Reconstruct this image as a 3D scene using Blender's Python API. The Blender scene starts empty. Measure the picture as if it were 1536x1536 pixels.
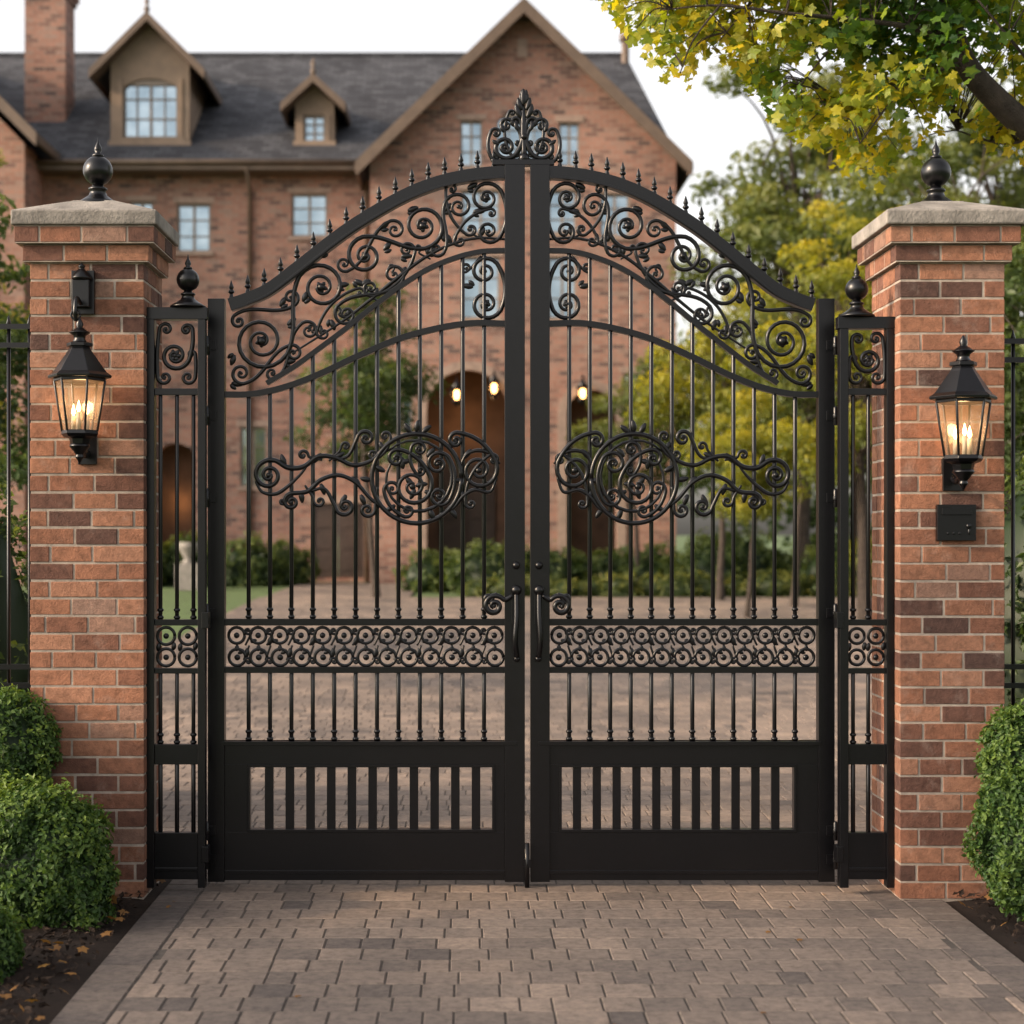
import bpy, math, random
import numpy as np
from mathutils import Vector, Matrix, noise
R = np.random.default_rng(7); random.seed(7)
sc = bpy.context.scene
F, D, H, VX, VY = 2500.0, 8.333, 1.76, 700.0, 800.0

def wx(px, Y=0.0): return (px-VX)/F*(D+Y)
def wz(py, Y=0.0): return (VY-py)/F*(D+Y)+H
def hgt(Y):
    t = min(max((Y-6)/26.0, 0), 1); return 0.45*t*t*(3-2*t)

# ------------------------------------------------------------ materials
def mat(name):
    m = bpy.data.materials.new(name); m.use_nodes = True
    nt = m.node_tree; nt.nodes.clear()
    o = nt.nodes.new('ShaderNodeOutputMaterial'); return m, nt, o
def N(nt, t, **k):
    n = nt.nodes.new(t)
    for a, b in k.items(): setattr(n, a, b)
    return n
def ramp(nt, stops, interp='LINEAR'):
    r = N(nt, 'ShaderNodeValToRGB'); r.color_ramp.interpolation = interp
    e = r.color_ramp.elements
    while len(e) < len(stops): e.new(0.5)
    for i, (p, c) in enumerate(stops):
        e[i].position = p; e[i].color = (c[0], c[1], c[2], 1)
    return r
def objvec(nt):
    tc = N(nt, 'ShaderNodeTexCoord'); return tc.outputs['Object']
def noise_n(nt, vec, scale, detail=4, rough=.6):
    n = N(nt, 'ShaderNodeTexNoise'); n.inputs['Scale'].default_value = scale
    n.inputs['Detail'].default_value = detail; n.inputs['Roughness'].default_value = rough
    nt.links.new(vec, n.inputs['Vector']); return n
def mixc(nt, a, b, fac, mode='MIX'):
    m = N(nt, 'ShaderNodeMix', data_type='RGBA', blend_type=mode)
    for s, v in ((m.inputs[0], fac), (m.inputs[6], a), (m.inputs[7], b)):
        if hasattr(v, 'links'): nt.links.new(v, s)
        elif isinstance(v, (int, float)): s.default_value = v
        else: s.default_value = (v[0], v[1], v[2], 1)
    return m.outputs[2]
def bump(nt, h, strength, dist=.01):
    b = N(nt, 'ShaderNodeBump'); b.inputs['Strength'].default_value = strength
    b.inputs['Distance'].default_value = dist; nt.links.new(h, b.inputs['Height']); return b.outputs[0]
def princ(nt, o, col, rough=.6, metal=0, nrm=None, spec=.5):
    p = N(nt, 'ShaderNodeBsdfPrincipled')
    if hasattr(col, 'links'): nt.links.new(col, p.inputs['Base Color'])
    else: p.inputs['Base Color'].default_value = (*col, 1)
    if hasattr(rough, 'links'): nt.links.new(rough, p.inputs['Roughness'])
    else: p.inputs['Roughness'].default_value = rough
    p.inputs['Metallic'].default_value = metal
    p.inputs['Specular IOR Level'].default_value = spec
    if nrm is not None: nt.links.new(nrm, p.inputs['Normal'])
    nt.links.new(p.outputs[0], o.inputs[0]); return p
def simple(name, col, rough=.6, metal=0, ns=8, var=.25, bs=.15, bd=.01, spec=.5):
    m, nt, o = mat(name); v = objvec(nt); n = noise_n(nt, v, ns)
    r = ramp(nt, [(.3, [c*(1-var) for c in col]), (.7, [min(1, c*(1+var)) for c in col])])
    nt.links.new(n.outputs[0], r.inputs[0])
    n2 = noise_n(nt, v, ns*8)
    princ(nt, o, r.outputs[0], rough, metal, bump(nt, n2.outputs[0], bs, bd), spec); return m

def attr_mat(name, stops, rough=.85, nscale=30, dirt=(.5, .5, .5), bstr=.4, bdist=.004, big=1.5, interp='LINEAR', bigamt=.5, sc_=1.0, blot=0):
    m, nt, o = mat(name); v = objvec(nt)
    a = N(nt, 'ShaderNodeAttribute'); a.attribute_name = 'rnd'
    r = ramp(nt, stops, interp); nt.links.new(a.outputs['Fac'], r.inputs[0])
    n = noise_n(nt, v, nscale, 6, .7)
    rr = ramp(nt, [(.3, (.58, .58, .58)), (.5, (.95, .95, .95)), (.72, (1.28, 1.25, 1.22))]); nt.links.new(n.outputs[0], rr.inputs[0])
    c = mixc(nt, r.outputs[0], rr.outputs[0], sc_, 'MULTIPLY')
    n2 = noise_n(nt, v, big, 4, .6)
    r2 = ramp(nt, [(.38, dirt), (.62, (1.10, 1.08, 1.06))]); nt.links.new(n2.outputs[0], r2.inputs[0])
    c = mixc(nt, c, r2.outputs[0], bigamt, 'MULTIPLY')
    if blot:   # pale mineral bloom on the faces
        n4 = noise_n(nt, v, 7, 5, .75); r4 = ramp(nt, [(.56, (0, 0, 0)), (.74, (1, 1, 1))]); nt.links.new(n4.outputs[0], r4.inputs[0])
        mm = N(nt, 'ShaderNodeMath', operation='MULTIPLY'); mm.inputs[1].default_value = blot; nt.links.new(r4.outputs[0], mm.inputs[0])
        c = mixc(nt, c, (.40, .32, .27), mm.outputs[0])
    n3 = noise_n(nt, v, nscale*3.5, 5, .7)
    princ(nt, o, c, rough, 0, bump(nt, n3.outputs[0], bstr, bdist), .25); return m

def leaf_mat(name, stops, trans=.45, rough=.5):
    m, nt, o = mat(name)
    a = N(nt, 'ShaderNodeAttribute'); a.attribute_name = 'rnd'
    r = ramp(nt, stops); nt.links.new(a.outputs['Fac'], r.inputs[0])
    d = N(nt, 'ShaderNodeBsdfDiffuse'); t = N(nt, 'ShaderNodeBsdfTranslucent')
    g = N(nt, 'ShaderNodeBsdfGlossy'); g.inputs['Roughness'].default_value = rough
    g.inputs['Color'].default_value = (.5, .5, .5, 1)
    tc = mixc(nt, r.outputs[0], (1.6, 1.5, .6), 1.0, 'MULTIPLY')
    nt.links.new(r.outputs[0], d.inputs[0]); nt.links.new(tc, t.inputs[0])
    m1 = N(nt, 'ShaderNodeMixShader'); m1.inputs[0].default_value = trans
    nt.links.new(d.outputs[0], m1.inputs[1]); nt.links.new(t.outputs[0], m1.inputs[2])
    m2 = N(nt, 'ShaderNodeMixShader'); m2.inputs[0].default_value = .04
    nt.links.new(m1.outputs[0], m2.inputs[1]); nt.links.new(g.outputs[0], m2.inputs[2])
    nt.links.new(m2.outputs[0], o.inputs[0]); return m

def emis(name, col, s):
    m, nt, o = mat(name); e = N(nt, 'ShaderNodeEmission')
    e.inputs[0].default_value = (*col, 1); e.inputs[1].default_value = s
    nt.links.new(e.outputs[0], o.inputs[0]); return m

def facade_brick(name, stops, mortar, bw, rh, ms=.012, sloped=False):
    m, nt, o = mat(name); v = objvec(nt)
    s = N(nt, 'ShaderNodeSeparateXYZ'); nt.links.new(v, s.inputs[0])
    if sloped:
        ux, uz = s.outputs[0], s.outputs[2]
    else:
        ad = N(nt, 'ShaderNodeMath', operation='ADD'); nt.links.new(s.outputs[0], ad.inputs[0]); nt.links.new(s.outputs[1], ad.inputs[1])
        ux, uz = ad.outputs[0], s.outputs[2]
    cb = N(nt, 'ShaderNodeCombineXYZ'); nt.links.new(ux, cb.inputs[0]); nt.links.new(uz, cb.inputs[1])
    b = N(nt, 'ShaderNodeTexBrick'); b.inputs['Scale'].default_value = 1
    b.inputs['Brick Width'].default_value = bw; b.inputs['Row Height'].default_value = rh
    b.inputs['Mortar Size'].default_value = ms; b.inputs['Mortar Smooth'].default_value = .3
    b.inputs['Color1'].default_value = (0, 0, 0, 1); b.inputs['Color2'].default_value = (1, 1, 1, 1)
    nt.links.new(cb.outputs[0], b.inputs['Vector'])
    r = ramp(nt, stops); nt.links.new(b.outputs['Color'], r.inputs[0])
    n = noise_n(nt, v, .5, 5, .65)
    r2 = ramp(nt, [(.3, (.7, .68, .68)), (.7, (1.2, 1.18, 1.15))]); nt.links.new(n.outputs[0], r2.inputs[0])
    c = mixc(nt, r.outputs[0], mortar, b.outputs['Fac'])
    c = mixc(nt, c, r2.outputs[0], .8, 'MULTIPLY')
    n3 = noise_n(nt, v, 9, 5, .7)
    r3 = ramp(nt, [(.3, (.75, .75, .75)), (.7, (1.2, 1.2, 1.2))]); nt.links.new(n3.outputs[0], r3.inputs[0])
    c = mixc(nt, c, r3.outputs[0], .6, 'MULTIPLY')
    inv = N(nt, 'ShaderNodeMath', operation='SUBTRACT'); inv.inputs[0].default_value = 1; nt.links.new(b.outputs['Fac'], inv.inputs[1])
    princ(nt, o, c, .85, 0, bump(nt, inv.outputs[0], .6, .02), .2); return m

M_iron = simple('black_iron', (.0025, .0025, .0035), .29, 0, 40, .3, .12, .002, .40)
M_brick = attr_mat('pillar_brick', [(0, (.09, .052, .043)), (.13, (.155, .076, .055)), (.35, (.235, .108, .068)), (.68, (.30, .142, .086)), (.9, (.35, .18, .115)), (1, (.25, .158, .122))], .9, 24, (.56, .55, .56), .8, .007, .9, bigamt=.75, blot=.28)
M_mortar = simple('mortar', (.31, .26, .215), .95, 0, 14, .28, .6, .005)
M_stone = simple('cap_stone', (.215, .197, .175), .88, 0, 7, .38, .7, .010)
M_paver = attr_mat('paver_stone', [(0, (.125, .104, .093)), (.3, (.178, .144, .122)), (.6, (.220, .174, .143)), (1, (.275, .214, .172))], .85, 22, (.60, .62, .66), .5, .005, .5, bigamt=.9)
M_sand = simple('joint_sand', (.075, .062, .052), .95, 0, 30, .3, .4)
M_mulch = attr_mat('mulch', [(0, (.015, .010, .008)), (.6, (.038, .024, .017)), (1, (.07, .045, .03))], .95, 30, (.5, .5, .5), .8, .01)
M_grass = simple('grass_ground', (.06, .10, .025), .95, 0, 3, .4, .6, .02)
M_hbrick = facade_brick('house_brick', [(0, (.09, .062, .058)), (.14, (.17, .095, .078)), (.4, (.27, .138, .104)), (.75, (.32, .170, .128)), (1, (.25, .17, .14))], (.28, .21, .17), .34, .115, .014)
M_roof = facade_brick('roof_shingle', [(0, (.036, .039, .046)), (.5, (.054, .058, .068)), (1, (.078, .083, .094))], (.025, .026, .031), .35, .14, .012, True)
M_trim = simple('brown_trim', (.11, .075, .052), .6, 0, 3, .2, .1)
M_tan = simple('tan_stucco', (.22, .16, .115), .8, 0, 3, .15, .2)
M_wframe = simple('window_frame', (.20, .16, .125), .5, 0, 3, .15, .1)
M_lintel = simple('lintel_stone', (.26, .185, .145), .8, 0, 5, .2, .2)
def mk_glass():
    m, nt, o = mat('window_glass'); v = objvec(nt); n = noise_n(nt, v, 1.2, 2)
    r = ramp(nt, [(.3, (.22, .30, .36)), (.7, (.42, .51, .57))]); nt.links.new(n.outputs[0], r.inputs[0])
    princ(nt, o, r.outputs[0], .06, .85, bump(nt, n.outputs[0], .08, .05)); return m
M_glass = mk_glass()
M_dark = simple('dark_wood', (.04, .024, .017), .6, 0, 4, .3, .2)
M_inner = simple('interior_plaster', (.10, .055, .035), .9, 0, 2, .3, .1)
M_bark = simple('bark', (.06, .045, .035), .95, 0, 12, .45, 1.0, .03)
def mk_lglass():
    m, nt, o = mat('lantern_glass')
    t = N(nt, 'ShaderNodeBsdfTransparent'); g = N(nt, 'ShaderNodeBsdfGlossy'); g.inputs['Roughness'].default_value = .15
    g.inputs['Color'].default_value = (.6, .56, .52, 1)
    tr = N(nt, 'ShaderNodeBsdfTranslucent'); tr.inputs[0].default_value = (.55, .44, .33, 1)
    m1 = N(nt, 'ShaderNodeMixShader'); m1.inputs[0].default_value = .5
    nt.links.new(g.outputs[0], m1.inputs[1]); nt.links.new(tr.outputs[0], m1.inputs[2])
    m2 = N(nt, 'ShaderNodeMixShader'); m2.inputs[0].default_value = .28
    nt.links.new(t.outputs[0], m2.inputs[1]); nt.links.new(m1.outputs[0], m2.inputs[2])
    nt.links.new(m2.outputs[0], o.inputs[0]); return m
M_lglass = mk_lglass()
M_candle = simple('candle_wax', (.6, .5, .36), .5, 0, 5, .05, .05)
M_flame = emis('flame', (1.0, .60, .25), 18)
M_warm = emis('lit_bulb', (1.0, .5, .16), 12)
L_box = leaf_mat('boxwood_leaf', [(0, (.016, .036, .010)), (.5, (.050, .105, .022)), (1, (.14, .21, .04))], .3)
L_green = leaf_mat('green_leaf', [(0, (.022, .042, .014)), (.5, (.055, .09, .024)), (1, (.12, .15, .04))], .4)
L_olive = leaf_mat('olive_leaf', [(0, (.05, .075, .025)), (.5, (.10, .13, .035)), (1, (.22, .22, .05))], .45)
L_yel = leaf_mat('yellow_green_leaf', [(0, (.07, .10, .02)), (.4, (.17, .19, .025)), (.75, (.32, .29, .025)), (1, (.50, .39, .03))], .5)
L_maple = leaf_mat('maple_leaf', [(0, (.035, .095, .015)), (.3, (.09, .16, .018)), (.5, (.19, .245, .018)), (.75, (.40, .35, .018)), (1, (.58, .43, .02))], .5)

# ------------------------------------------------------------ mesh builder
class MB:
    def __init__(s): s.v = []; s.f = []; s.m = []; s.r = []; s.s = []; s.n = 0
    def add(s, v, f, m=0, r=None, smooth=False):
        v = np.asarray(v, float).reshape(-1, 3); b = s.n
        s.v.append(v); s.n += len(v)
        if isinstance(f, np.ndarray): s.f += (f+b).tolist()
        else: s.f += [[i+b for i in q] for q in f]
        k = len(f); s.m += [m]*k; s.s += [smooth]*k
        if r is None: s.r += [random.random()]*k
        elif np.isscalar(r): s.r += [float(r)]*k
        else: s.r += list(map(float, r))
    def box(s, x0, x1, y0, y1, z0, z1, m=0, r=None):
        x0, x1 = min(x0, x1), max(x0, x1); y0, y1 = min(y0, y1), max(y0, y1); z0, z1 = min(z0, z1), max(z0, z1)
        s.add([(x0,y0,z0),(x1,y0,z0),(x1,y1,z0),(x0,y1,z0),(x0,y0,z1),(x1,y0,z1),(x1,y1,z1),(x0,y1,z1)],
              [(3,2,1,0),(4,5,6,7),(0,1,5,4),(1,2,6,5),(2,3,7,6),(3,0,4,7)], m, r)
    def slab(s, q, t, m=0):   # quad + downward thickness vector
        q = [Vector(p) for p in q]; t = Vector(t); v = q+[p+t for p in q]; n = len(q)
        f = [list(range(n)), list(range(2*n-1, n-1, -1))]+[[i, i+n, (i+1) % n+n, (i+1) % n] for i in range(n)]
        s.add([tuple(p) for p in v], f, m)
    def rings(s, rings, m=0, cap=True, smooth=True, closed=True, r=None):
        k = len(rings); n = len(rings[0]); f = []
        for i in range(k-1):
            for j in range(n):
                a = i*n+j; b = i*n+(j+1) % n; f.append((a, b, b+n, a+n))
        if cap: f.append(tuple(range(n-1, -1, -1))); f.append(tuple(range((k-1)*n, k*n)))
        s.add(np.concatenate([np.asarray(q) for q in rings]), f, m, r, smooth)
    def lathe(s, x, y, prof, n=16, m=0, smooth=True, rot=0):
        a = np.arange(n)/n*2*math.pi+rot
        s.rings([np.stack([x+r*np.cos(a), y+r*np.sin(a), np.full(n, z)], 1) for r, z in prof], m, True, smooth)
    def tube(s, pts, rad, n=8, m=0, squash=None, smooth=True):
        P = np.asarray(pts, float); k = len(P)
        rad = np.broadcast_to(np.asarray(rad, float), (k,))
        T = np.gradient(P, axis=0); T /= np.linalg.norm(T, axis=1)[:, None]+1e-9
        u = np.array([0., 1., 0.]) if abs(T[0][1]) < .9 else np.array([1., 0., 0.])
        a = np.arange(n)/n*2*math.pi; rings = []
        for i in range(k):
            u = u-T[i]*np.dot(u, T[i]); u /= np.linalg.norm(u)+1e-9
            w = np.cross(T[i], u)
            rings.append(P[i]+rad[i]*(np.outer(np.cos(a), u)*(squash or 1)+np.outer(np.sin(a), w)))
        s.rings(rings, m, True, smooth)
    def ball(s, x, y, z, r, m=0, n=12, sy=1, sz=1):
        k = n//2+1; a = np.arange(n)/n*2*math.pi
        s.rings([np.stack([x+r*math.sin(t)*np.cos(a), y+r*sy*math.sin(t)*np.sin(a), np.full(n, z-r*sz*math.cos(t))], 1)
                 for t in np.linspace(.05, math.pi-.05, k)], m)
    def ribbon(s, xz, w, y0, y1, m=0):
        P = np.asarray(xz, float); T = np.gradient(P, axis=0); T /= np.linalg.norm(T, axis=1)[:, None]
        Nn = np.stack([-T[:, 1], T[:, 0]], 1)*w/2
        A = P+Nn; B = P-Nn
        s.rings([[(a[0], y0, a[1]), (a[0], y1, a[1]), (b[0], y1, b[1]), (b[0], y0, b[1])] for a, b in zip(A, B)], m, True, False)
    def build(s, name, mats, parent=None, bevel=0, coll=None):
        me = bpy.data.meshes.new(name)
        me.from_pydata(np.concatenate(s.v).tolist(), [], s.f)
        for mm in mats: me.materials.append(mm)
        me.polygons.foreach_set('material_index', s.m)
        me.polygons.foreach_set('use_smooth', s.s)
        at = me.attributes.new('rnd', 'FLOAT', 'FACE'); at.data.foreach_set('value', s.r)
        me.update()
        ob = bpy.data.objects.new(name, me); sc.collection.objects.link(ob)
        if parent:
            ob.parent = parent; ob.matrix_parent_inverse = Matrix.Translation(-parent.location)
        if bevel:
            b = ob.modifiers.new('bevel', 'BEVEL'); b.width = bevel; b.segments = 2; b.limit_method = 'ANGLE'; b.angle_limit = math.radians(50)
        return ob
def empty(name, loc):
    e = bpy.data.objects.new(name, None); e.location = loc; sc.collection.objects.link(e)
    e.empty_display_size = .3; return e

def catmull(pts, n=10):
    P = [np.array(p, float) for p in pts]; P = [2*P[0]-P[1]]+P+[2*P[-1]-P[-2]]; out = []
    for i in range(1, len(P)-2):
        for t in np.arange(n)/n:
            a, b, c, d = P[i-1:i+3]
            out.append(.5*((2*b)+(-a+c)*t+(2*a-5*b+4*c-d)*t*t+(-a+3*b-3*c+d)*t**3))
    out.append(P[-2]); return np.array(out)

# ------------------------------------------------------------ leaves
DIA = (np.array([(0, 0, 0), (.45, .28, .08), (1, 0, -.05), (.45, -.28, .08)]), np.array([(0, 1, 2, 3)]))
def maple_t():
    ang = [-165, -125, -95, -60, -38, -18, 0, 18, 38, 60, 95, 125, 165]
    rr = [.24, .44, .34, .60, .40, .48, .70, .48, .40, .60, .34, .44, .24]
    v = [(.0, 0, .0)]+[(r*math.cos(math.radians(a)), r*math.sin(math.radians(a)), -.10*(r/.7)**2) for a, r in zip(ang, rr)]
    n = len(v)-1
    return np.array(v), np.array([(0, i, i+1) for i in range(1, n)])
MAP = maple_t()
def leaves(mb, P, Nn, size, rnd, tmpl=DIA, m=0):
    P = np.asarray(P); Nn = Nn/(np.linalg.norm(Nn, axis=1)[:, None]+1e-9); n = len(P)
    t = R.normal(size=(n, 3)); t -= Nn*np.sum(t*Nn, 1)[:, None]; t /= np.linalg.norm(t, axis=1)[:, None]+1e-9
    b = np.cross(Nn, t); V, Fc = tmpl; size = np.broadcast_to(size, (n,))
    vv = P[:, None, :]+size[:, None, None]*(V[None, :, 0:1]*t[:, None, :]+V[None, :, 1:2]*b[:, None, :]+V[None, :, 2:3]*Nn[:, None, :])
    k = len(V); ff = (Fc[None]+(np.arange(n)*k)[:, None, None]).reshape(-1, Fc.shape[1])
    mb.add(vv.reshape(-1, 3), ff, m, np.repeat(np.clip(rnd, 0, 1), len(Fc)))

def shrub(name, ells, n, size, mats, lump=.12, lf=6, parent=None, core=.84, sprig=.05):
    """ells: list of (x,y,z,rx,ry,rz)"""
    mb = MB(); tot = sum(e[3]*e[5] for e in ells)
    for (x, y, z, rx, ry, rz) in ells:
        k = int(n*rx*rz/tot)
        # sprigs: small tufts of leaves growing out of the clipped surface
        ns_ = max(8, k//9)
        ds = R.normal(size=(ns_, 3)); ds /= np.linalg.norm(ds, axis=1)[:, None]
        ji = R.integers(0, ns_, k); d = ds[ji]+R.normal(size=(k, 3))*size*.55/max(rx, rz)
        d /= np.linalg.norm(d, axis=1)[:, None]
        sh = R.random(3)*50
        c = np.array([x, y, z]); e = np.array([rx, ry, rz])
        nz = np.array([noise.noise(Vector(q*lf*max(rx, .2)+sh)) for q in d])
        nz2 = np.array([noise.noise(Vector(q*lf*3.2*max(rx, .2)+sh)) for q in d])
        spo = (R.normal(size=ns_)*sprig)[ji]
        rad = 1+lump*nz*1.8+lump*.8*nz2+spo+R.normal(size=k)*.02-np.abs(R.normal(size=k))*.05
        P = c+d*e*rad[:, None]
        ok = P[:, 2] > hgt(y)-.05
        nn = d/e*min(e)+R.normal(size=(k, 3))*.65+np.array([0, 0, .35])
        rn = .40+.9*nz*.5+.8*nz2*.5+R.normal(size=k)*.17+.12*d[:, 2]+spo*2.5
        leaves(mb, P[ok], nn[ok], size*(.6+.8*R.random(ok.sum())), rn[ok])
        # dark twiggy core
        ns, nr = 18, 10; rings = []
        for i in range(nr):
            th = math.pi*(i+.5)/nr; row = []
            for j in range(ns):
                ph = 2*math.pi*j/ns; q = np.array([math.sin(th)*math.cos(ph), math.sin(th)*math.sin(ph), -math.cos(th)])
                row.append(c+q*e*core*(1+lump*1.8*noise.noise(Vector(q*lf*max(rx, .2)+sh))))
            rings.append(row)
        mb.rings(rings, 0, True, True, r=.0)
    return mb.build(name, mats, parent)

def tree_mesh(name, Ht, zc, rx, rz, ncl, nlf, ls, lm, seed, tr=.18, clr=.22, lean=0):
    rg = np.random.default_rng(seed); mb = MB()
    k = 9; zs = np.linspace(-.1, zc+rz*.45, k)
    tx = np.cumsum(rg.normal(size=k)*.06)*Ht/8+lean*np.linspace(0, 1, k); ty = np.cumsum(rg.normal(size=k)*.06)*Ht/8
    tp = np.stack([tx-tx[0], ty-ty[0], zs], 1)
    rad = tr*np.linspace(1, .25, k)**1.1; rad[0] *= 1.35
    mb.tube(catmull(tp, 4), np.interp(np.linspace(0, 1, (k-1)*4+1), np.linspace(0, 1, k), rad), 10, 1)
    d = rg.normal(size=(ncl, 3)); d /= np.linalg.norm(d, axis=1)[:, None]
    rr = rg.random(ncl)**.45
    prof = 1+.25*rg.normal(size=ncl)*.6
    C = d*rr[:, None]*np.array([rx, rx, rz])*prof[:, None]+np.array([tp[-1][0]*.6, tp[-1][1]*.6, zc])
    cr = clr*rx*(.6+.8*rg.random(ncl)); crn = rg.random(ncl)
    for i in range(ncl):
        f = np.clip((C[i][2]-zc+rz)/(2*rz)*.7+.1, .05, .95); zz = zc-rz*.9+f*rz*1.2
        s = np.array([np.interp(zz, zs, tp[:, 0]), np.interp(zz, zs, tp[:, 1]), zz])
        md = (s+C[i])/2+np.array([0, 0, .12*rz])+rg.normal(size=3)*.1*rx
        mb.tube(catmull([s, md, C[i]], 4), np.linspace(tr*.3, tr*.05, 9), 5, 1)
    idx = rg.choice(ncl, nlf, p=cr**2/np.sum(cr**2))
    off = rg.normal(size=(nlf, 3)); off *= (np.minimum(np.linalg.norm(off, axis=1), 1.9)/np.linalg.norm(off, axis=1))[:, None]
    off[:, 2] *= .6
    P = C[idx]+off*cr[idx][:, None]*.62
    nn = off*.6+rg.normal(size=(nlf, 3))*.7+np.array([0, 0, .7])
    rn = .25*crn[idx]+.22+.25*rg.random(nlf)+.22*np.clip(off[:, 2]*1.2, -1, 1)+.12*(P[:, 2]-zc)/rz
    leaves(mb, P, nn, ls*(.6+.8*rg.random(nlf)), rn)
    return mb.build(name, [lm, M_bark])
def place(ob, x, y, s=1, rot=0, z=None):
    ob.location = (x, y, hgt(y) if z is None else z); ob.scale = (s, s, s); ob.rotation_euler = (0, 0, rot); return ob
def clone(src, name, x, y, s=1, rot=0, lm=None):
    me = src.data
    if lm: me = me.copy(); me.materials[0] = lm
    o = bpy.data.objects.new(name, me); sc.collection.objects.link(o); return place(o, x, y, s, rot)

# ------------------------------------------------------------ ground
ys = np.concatenate([[-60, -20, -8, 0, 4], np.linspace(6, 32, 27), [45, 80, 160, 400, 900]])
mb = MB(); xs = [-700, -100, -30, -10, 0, 10, 30, 100, 700]
V = [(x, y, hgt(y)-.03) for y in ys for x in xs]; nx = len(xs)
mb.add(V, [(j*nx+i, j*nx+i+1, (j+1)*nx+i+1, (j+1)*nx+i) for j in range(len(ys)-1) for i in range(nx-1)], 0, .5, True)
mb.build('ground', [M_grass])

XL, XR = -1.50, 2.29
def paver_field(mb, x0, x1, y0, y1, w, d, jit=.25, off=0.0):
    y = y0; row = 0
    while y < y1-.02:
        dd = min(d, y1-y); x = x0-(w*random.random()); 
        while x < x1:
            ww = w*(1+jit*(random.random()*2-1)*1.2); a, b = max(x, x0), min(x+ww, x1); x += ww
            if b-a < .03: continue
            g = .0028; i = .004; z = hgt(y)+(random.random()-.5)*.0022+off; z2 = hgt(y+dd)-hgt(y)
            ax, bx, ay, by = a+g, b-g, y+g, y+dd-g
            t = [(ax+i, ay+i, z), (bx-i, ay+i, z), (bx-i, by-i, z+z2), (ax+i, by-i, z+z2)]
            o = [(ax, ay, z-.006), (bx, ay, z-.006), (bx, by, z+z2-.006), (ax, by, z+z2-.006)]
            r = min(max(random.gauss(.52, .23), 0), 1)
            mb.add(t+o, [(0, 1, 2, 3), (4, 5, 1, 0), (5, 6, 2, 1), (6, 7, 3, 2), (7, 4, 0, 3)], 0, r)
        y += dd; row += 1
dr = empty('paver_driveway', (0, 0, 0))
mb = MB()
paver_field(mb, XL+.20, XR-.20, -7.0, .62, .155, .185)
y = -7.0
while y < .6:
    for a, b in ((XL, XL+.2), (XR-.2, XR)):
        g = .003; i = .005; z = .001+(random.random()-.5)*.002
        ax, bx, ay, by = a+g, b-g, y+g, y+.13-g
        mb.add([(ax+i, ay+i, z), (bx-i, ay+i, z), (bx-i, by-i, z), (ax+i, by-i, z), (ax, ay, z-.009), (bx, ay, z-.009), (bx, by, z-.009), (ax, by, z-.009)],
               [(0, 1, 2, 3), (4, 5, 1, 0), (5, 6, 2, 1), (6, 7, 3, 2), (7, 4, 0, 3)], 0, random.random()*.25)
    y += .13
paver_field(mb, -4.4, 11, .62, 9.0, .155, .205)
paver_field(mb, -4.4, 11, 9.0, 27, .22, .30)
paver_field(mb, -4.3, -1.2, 27, 35.6, .22, .30)
mb.build('pavers', [M_paver], dr)
mb = MB()
for x0, x1, y0, y1 in ((XL, XR, -7, .62), (-4.4, 11, .62, 27), (-4.3, -1.2, 27, 35.6)):
    yy = np.linspace(y0, y1, 28)
    for a, b in zip(yy[:-1], yy[1:]):
        mb.add([(x0, a, hgt(a)-.005), (x1, a, hgt(a)-.005), (x1, b, hgt(b)-.005), (x0, b, hgt(b)-.005)], [(0, 1, 2, 3)], 0)
mb.build('joint_bed', [M_sand], dr)

# mulch beds
def bed(name, x0, x1, y0, y1, nchip):
    mb = MB(); nx, ny = 60, 60; V = []
    for j in range(ny+1):
        for i in range(nx+1):
            x = x0+(x1-x0)*i/nx; y = y0+(y1-y0)*j/ny
            e = min(i, nx-i, j, ny-j)/6; e = min(e, 1)
            V.append((x, y, hgt(y)-.012+.045*e*(.6+.6*noise.noise(Vector((x*3, y*3, 1))))))
    mb.add(V, [(j*(nx+1)+i, j*(nx+1)+i+1, (j+1)*(nx+1)+i+1, (j+1)*(nx+1)+i) for j in range(ny) for i in range(nx)], 0, .2, True)
    P = np.stack([x0+.03+(x1-x0-.06)*R.random(nchip), y0+(y1-y0)*R.random(nchip), np.full(nchip, .03)], 1)
    P[:, 2] = [.022+.02*noise.noise(Vector((p[0]*3, p[1]*3, 1)))+.012*random.random() for p in P]
    leaves(mb, P, R.normal(size=(nchip, 3))*.5+np.array([0, 0, 1]), .035*(.5+R.random(nchip)), R.random(nchip), m=0)
    return mb.build(name, [M_mulch])
bed('mulch_bed', -4.2, XL-.003, -4.0, .6, 9000)
bed('mulch_bed.001', XR+.003, 5.0, -4.0, .6, 7000)
# fallen leaves
mb = MB(); k = 150
side = R.random(k) < .55
P = np.stack([np.where(side, XL-R.random(k)*.7, XR+R.random(k)*.7), -3+R.random(k)*3.1, np.full(k, .05)], 1)
leaves(mb, P, R.normal(size=(k, 3))*.35+np.array([0, 0, 1]), .035+.02*R.random(k), .4+.4*R.random(k), MAP)
k = 14
P = np.stack([XL+R.random(k)*3.7, -2.6+R.random(k)*3, np.full(k, .008)], 1)
leaves(mb, P, R.normal(size=(k, 3))*.15+np.array([0, 0, 1]), .02+.012*R.random(k), .3+.5*R.random(k), MAP)
mb.build('fallen_leaves', [leaf_mat('dry_leaf', [(0, (.10, .05, .02)), (.7, (.24, .12, .04)), (1, (.38, .22, .05))], .2)])

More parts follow.
